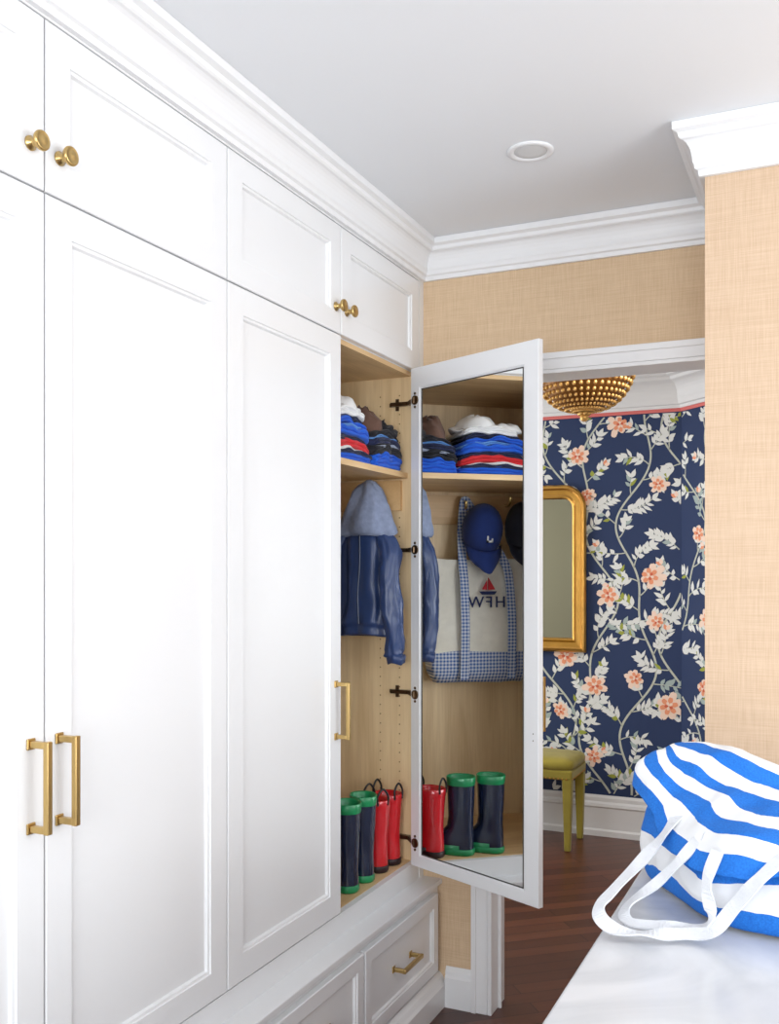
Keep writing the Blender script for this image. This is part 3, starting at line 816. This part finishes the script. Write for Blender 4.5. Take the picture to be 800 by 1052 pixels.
# ---------------------------------------------------------------- wallpaper motifs
wp=[mat('wp_branch',(196,200,188),0.75),mat('wp_leaf_white',(230,232,230),0.75),mat('wp_leaf_green',(160,168,72),0.75),mat('wp_leaf_sage',(170,186,184),0.75),mat('wp_petal',(250,222,204),0.75),mat('wp_peach',(240,158,120),0.75),mat('wp_deep',(216,104,76),0.75)]
rnd=random.Random(31)
def wallpaper(name,origin,du,width,z0,z1,nrm):
    mb=MB(); du=Vector(du); nrm=Vector(nrm); origin=Vector(origin)
    def P(s_,z,l): return origin+du*s_+Vector((0,0,z))+nrm*(0.0010+0.0005*l)
    def clip(s_,z): return max(0.003,min(width-0.003,s_)),max(z0+.003,min(z1-.003,z))
    def poly(pts,mi,l):
        q=[clip(*p) for p in pts]
        if max(p[0] for p in q)-min(p[0] for p in q)<0.003 or max(p[1] for p in q)-min(p[1] for p in q)<0.003: return
        mb.add([P(p[0],p[1],l) for p in q],[tuple(range(len(q)))],mi)
    def inside(s_,z,m=0.0): return m<s_<width-m and z0+m<z<z1-m
    def leaf(s_,z,ang,L,wd,mi,l=1,rnd_=False):
        if not inside(s_,z): return
        c,sn=math.cos(ang),math.sin(ang); pts=[]
        if rnd_: pr=[(0,0),(.25,.55),(.6,1),(.88,.8),(1,.3),(.95,0),(1,-.3),(.88,-.8),(.6,-1),(.25,-.55)]
        else: pr=[(0,0),(.15,.6),(.35,1),(.6,.85),(.82,.4),(1,0),(.82,-.4),(.6,-.85),(.35,-1),(.15,-.6)]
        for a,b_ in pr: pts.append((s_+c*a*L-sn*b_*wd,z+sn*a*L+c*b_*wd))
        poly(pts,mi,l)
    def stroke(pts,w0,w1,mi,l=0):
        m=len(pts)
        for i in range(m-1):
            a=Vector(pts[i]);b_=Vector(pts[i+1])
            if not(inside(*a) and inside(*b_)): continue
            d=(b_-a).normalized();nn=Vector((-d.y,d.x)); wa=w0+(w1-w0)*i/m; wb=w0+(w1-w0)*(i+1)/m
            poly([tuple(a-nn*wa),tuple(b_-nn*wb),tuple(b_+nn*wb),tuple(a+nn*wa)],mi,l)
    def flower(s_,z,r):
        if not inside(s_,z,0.02): return
        a0=rnd.random()*6
        ns=rnd.choice([6,7,8])
        for k in range(ns):
            a=a0+2*math.pi*k/ns; leaf(s_,z,a,r*rnd.uniform(.7,1.15),r*.27,4,3+0.25*(k%3),True)
        ax=rnd.uniform(-.3,.3)*r
        for k in range(6):
            a=a0+.4+2*math.pi*k/6; leaf(s_+ax,z,a,r*.62,r*.17,5,5+0.25*(k%3),True)
        for k in range(5):
            a=a0+2*math.pi*k/5; leaf(s_+ax,z,a,r*.30,r*.10,6 if k%2 else 4,7,True)
    lm_=lambda: rnd.choice([1,1,1,1,1,1,3,2])
    fl=[]
    def twig(s_,z,ang,L,depth=0):
        pts=[];x,y,a=s_,z,ang; cur=rnd.uniform(-8,8)
        steps=max(4,int(L/0.020))
        mi_=lm_() if rnd.random()<.3 else None
        for k in range(steps):
            pts.append((x,y)); x+=math.cos(a)*L/steps; y+=math.sin(a)*L/steps; a+=cur*L/steps
            if k>0:
                for sg in ((1,-1) if rnd.random()<.55 else (1 if k%2 else -1,)):
                    leaf(x,y,a+sg*rnd.uniform(.6,1.1),rnd.uniform(.034,.060),rnd.uniform(.008,.014),mi_ or lm_(),1+rnd.random())
        pts.append((x,y)); stroke(pts,.0032,.002,0)
        if rnd.random()<.42 and all((x-f_[0])**2+(y-f_[1])**2>.20**2 for f_ in fl):
            fl.append((x,y))
        else:
            leaf(x,y,a,.052,.013,1,2)
            if rnd.random()<.28: leaf(x,y,a+.5,.035,.011,5,2.5); leaf(x,y,a-.5,.035,.011,4,2.6)
    s0=0.06
    while s0<width+0.15:
        pts=[];ph=rnd.random()*6;A_=rnd.uniform(.06,.11);ph2=rnd.random()*6
        z=z0-0.05
        while z<z1+0.05:
            x=s0+A_*math.sin(z*5.0+ph)+0.04*math.sin(z*11+ph2)
            pts.append((x,z)); z+=0.02
        stroke(pts,.0062,.005,0)
        for i in range(2,len(pts)-1,4):
            sg=1 if (i//4)%2 else -1
            a=math.atan2(pts[i+1][1]-pts[i][1],pts[i+1][0]-pts[i][0])+sg*rnd.uniform(.5,1.2)
            twig(pts[i][0],pts[i][1],a,rnd.uniform(.09,.20))
        s0+=0.225
    for f_ in fl: flower(f_[0],f_[1],rnd.uniform(.052,.080))
    return mb.obj(name,wp,fix=False)
wa=wallpaper('wallpaper_floral',(-2.62,YF,0),(1,0,0),-0.747+2.62,0.228,2.34,(0,-1,0))
wb=wallpaper('wallpaper_floral',(HX,YF,0),(math.sqrt(.5),-math.sqrt(.5),0),1.3,0.228,2.34,(-math.sqrt(.5),-math.sqrt(.5),0))

# ---------------------------------------------------------------- lights
def area(name,loc,rot,sx,sy,power,col=(1,1,1)):
    l=bpy.data.lights.new(name,'AREA'); l.shape='RECTANGLE'; l.size=sx; l.size_y=sy; l.energy=power; l.color=col
    o=bpy.data.objects.new(name,l); S.collection.objects.link(o); o.location=loc; o.rotation_euler=rot; return o
area('window_light_front',(0.2,-2.19,1.52),(math.radians(90),0,0),2.2,1.5,84,(.95,.98,1.0))
area('window_light_right',(2.19,1.25,1.58),(math.radians(90),0,math.radians(90)),2.1,1.4,50,(.95,.98,1.0))
area('hall_side_fill',(-2.95,4.3,1.5),(math.radians(90),0,math.radians(-90)),1.6,1.6,34,(.96,.98,1))  # added fill lamp to brighten the hall; the wall behind it has no window
area('hall_top_fill',(-0.5,3.85,2.55),(0,0,0),0.6,0.5,18,(1,.97,.93))  # added overhead fill for the hall, with no fixture; separate from the chandelier
w=bpy.data.worlds.new('World'); S.world=w; w.use_nodes=True
w.node_tree.nodes['Background'].inputs[0].default_value=(0.9,0.95,1,1); w.node_tree.nodes['Background'].inputs[1].default_value=1.5

# ---------------------------------------------------------------- camera
cd=bpy.data.cameras.new('camera'); co=bpy.data.objects.new('camera',cd); S.collection.objects.link(co)
cd.sensor_width=36; cd.sensor_fit='AUTO'; cd.lens=36*1000/1052; cd.shift_y=62/1052; cd.clip_start=0.02
co.location=(0,0,H); co.rotation_euler=(math.radians(90),0,math.radians(24.5))
S.camera=co
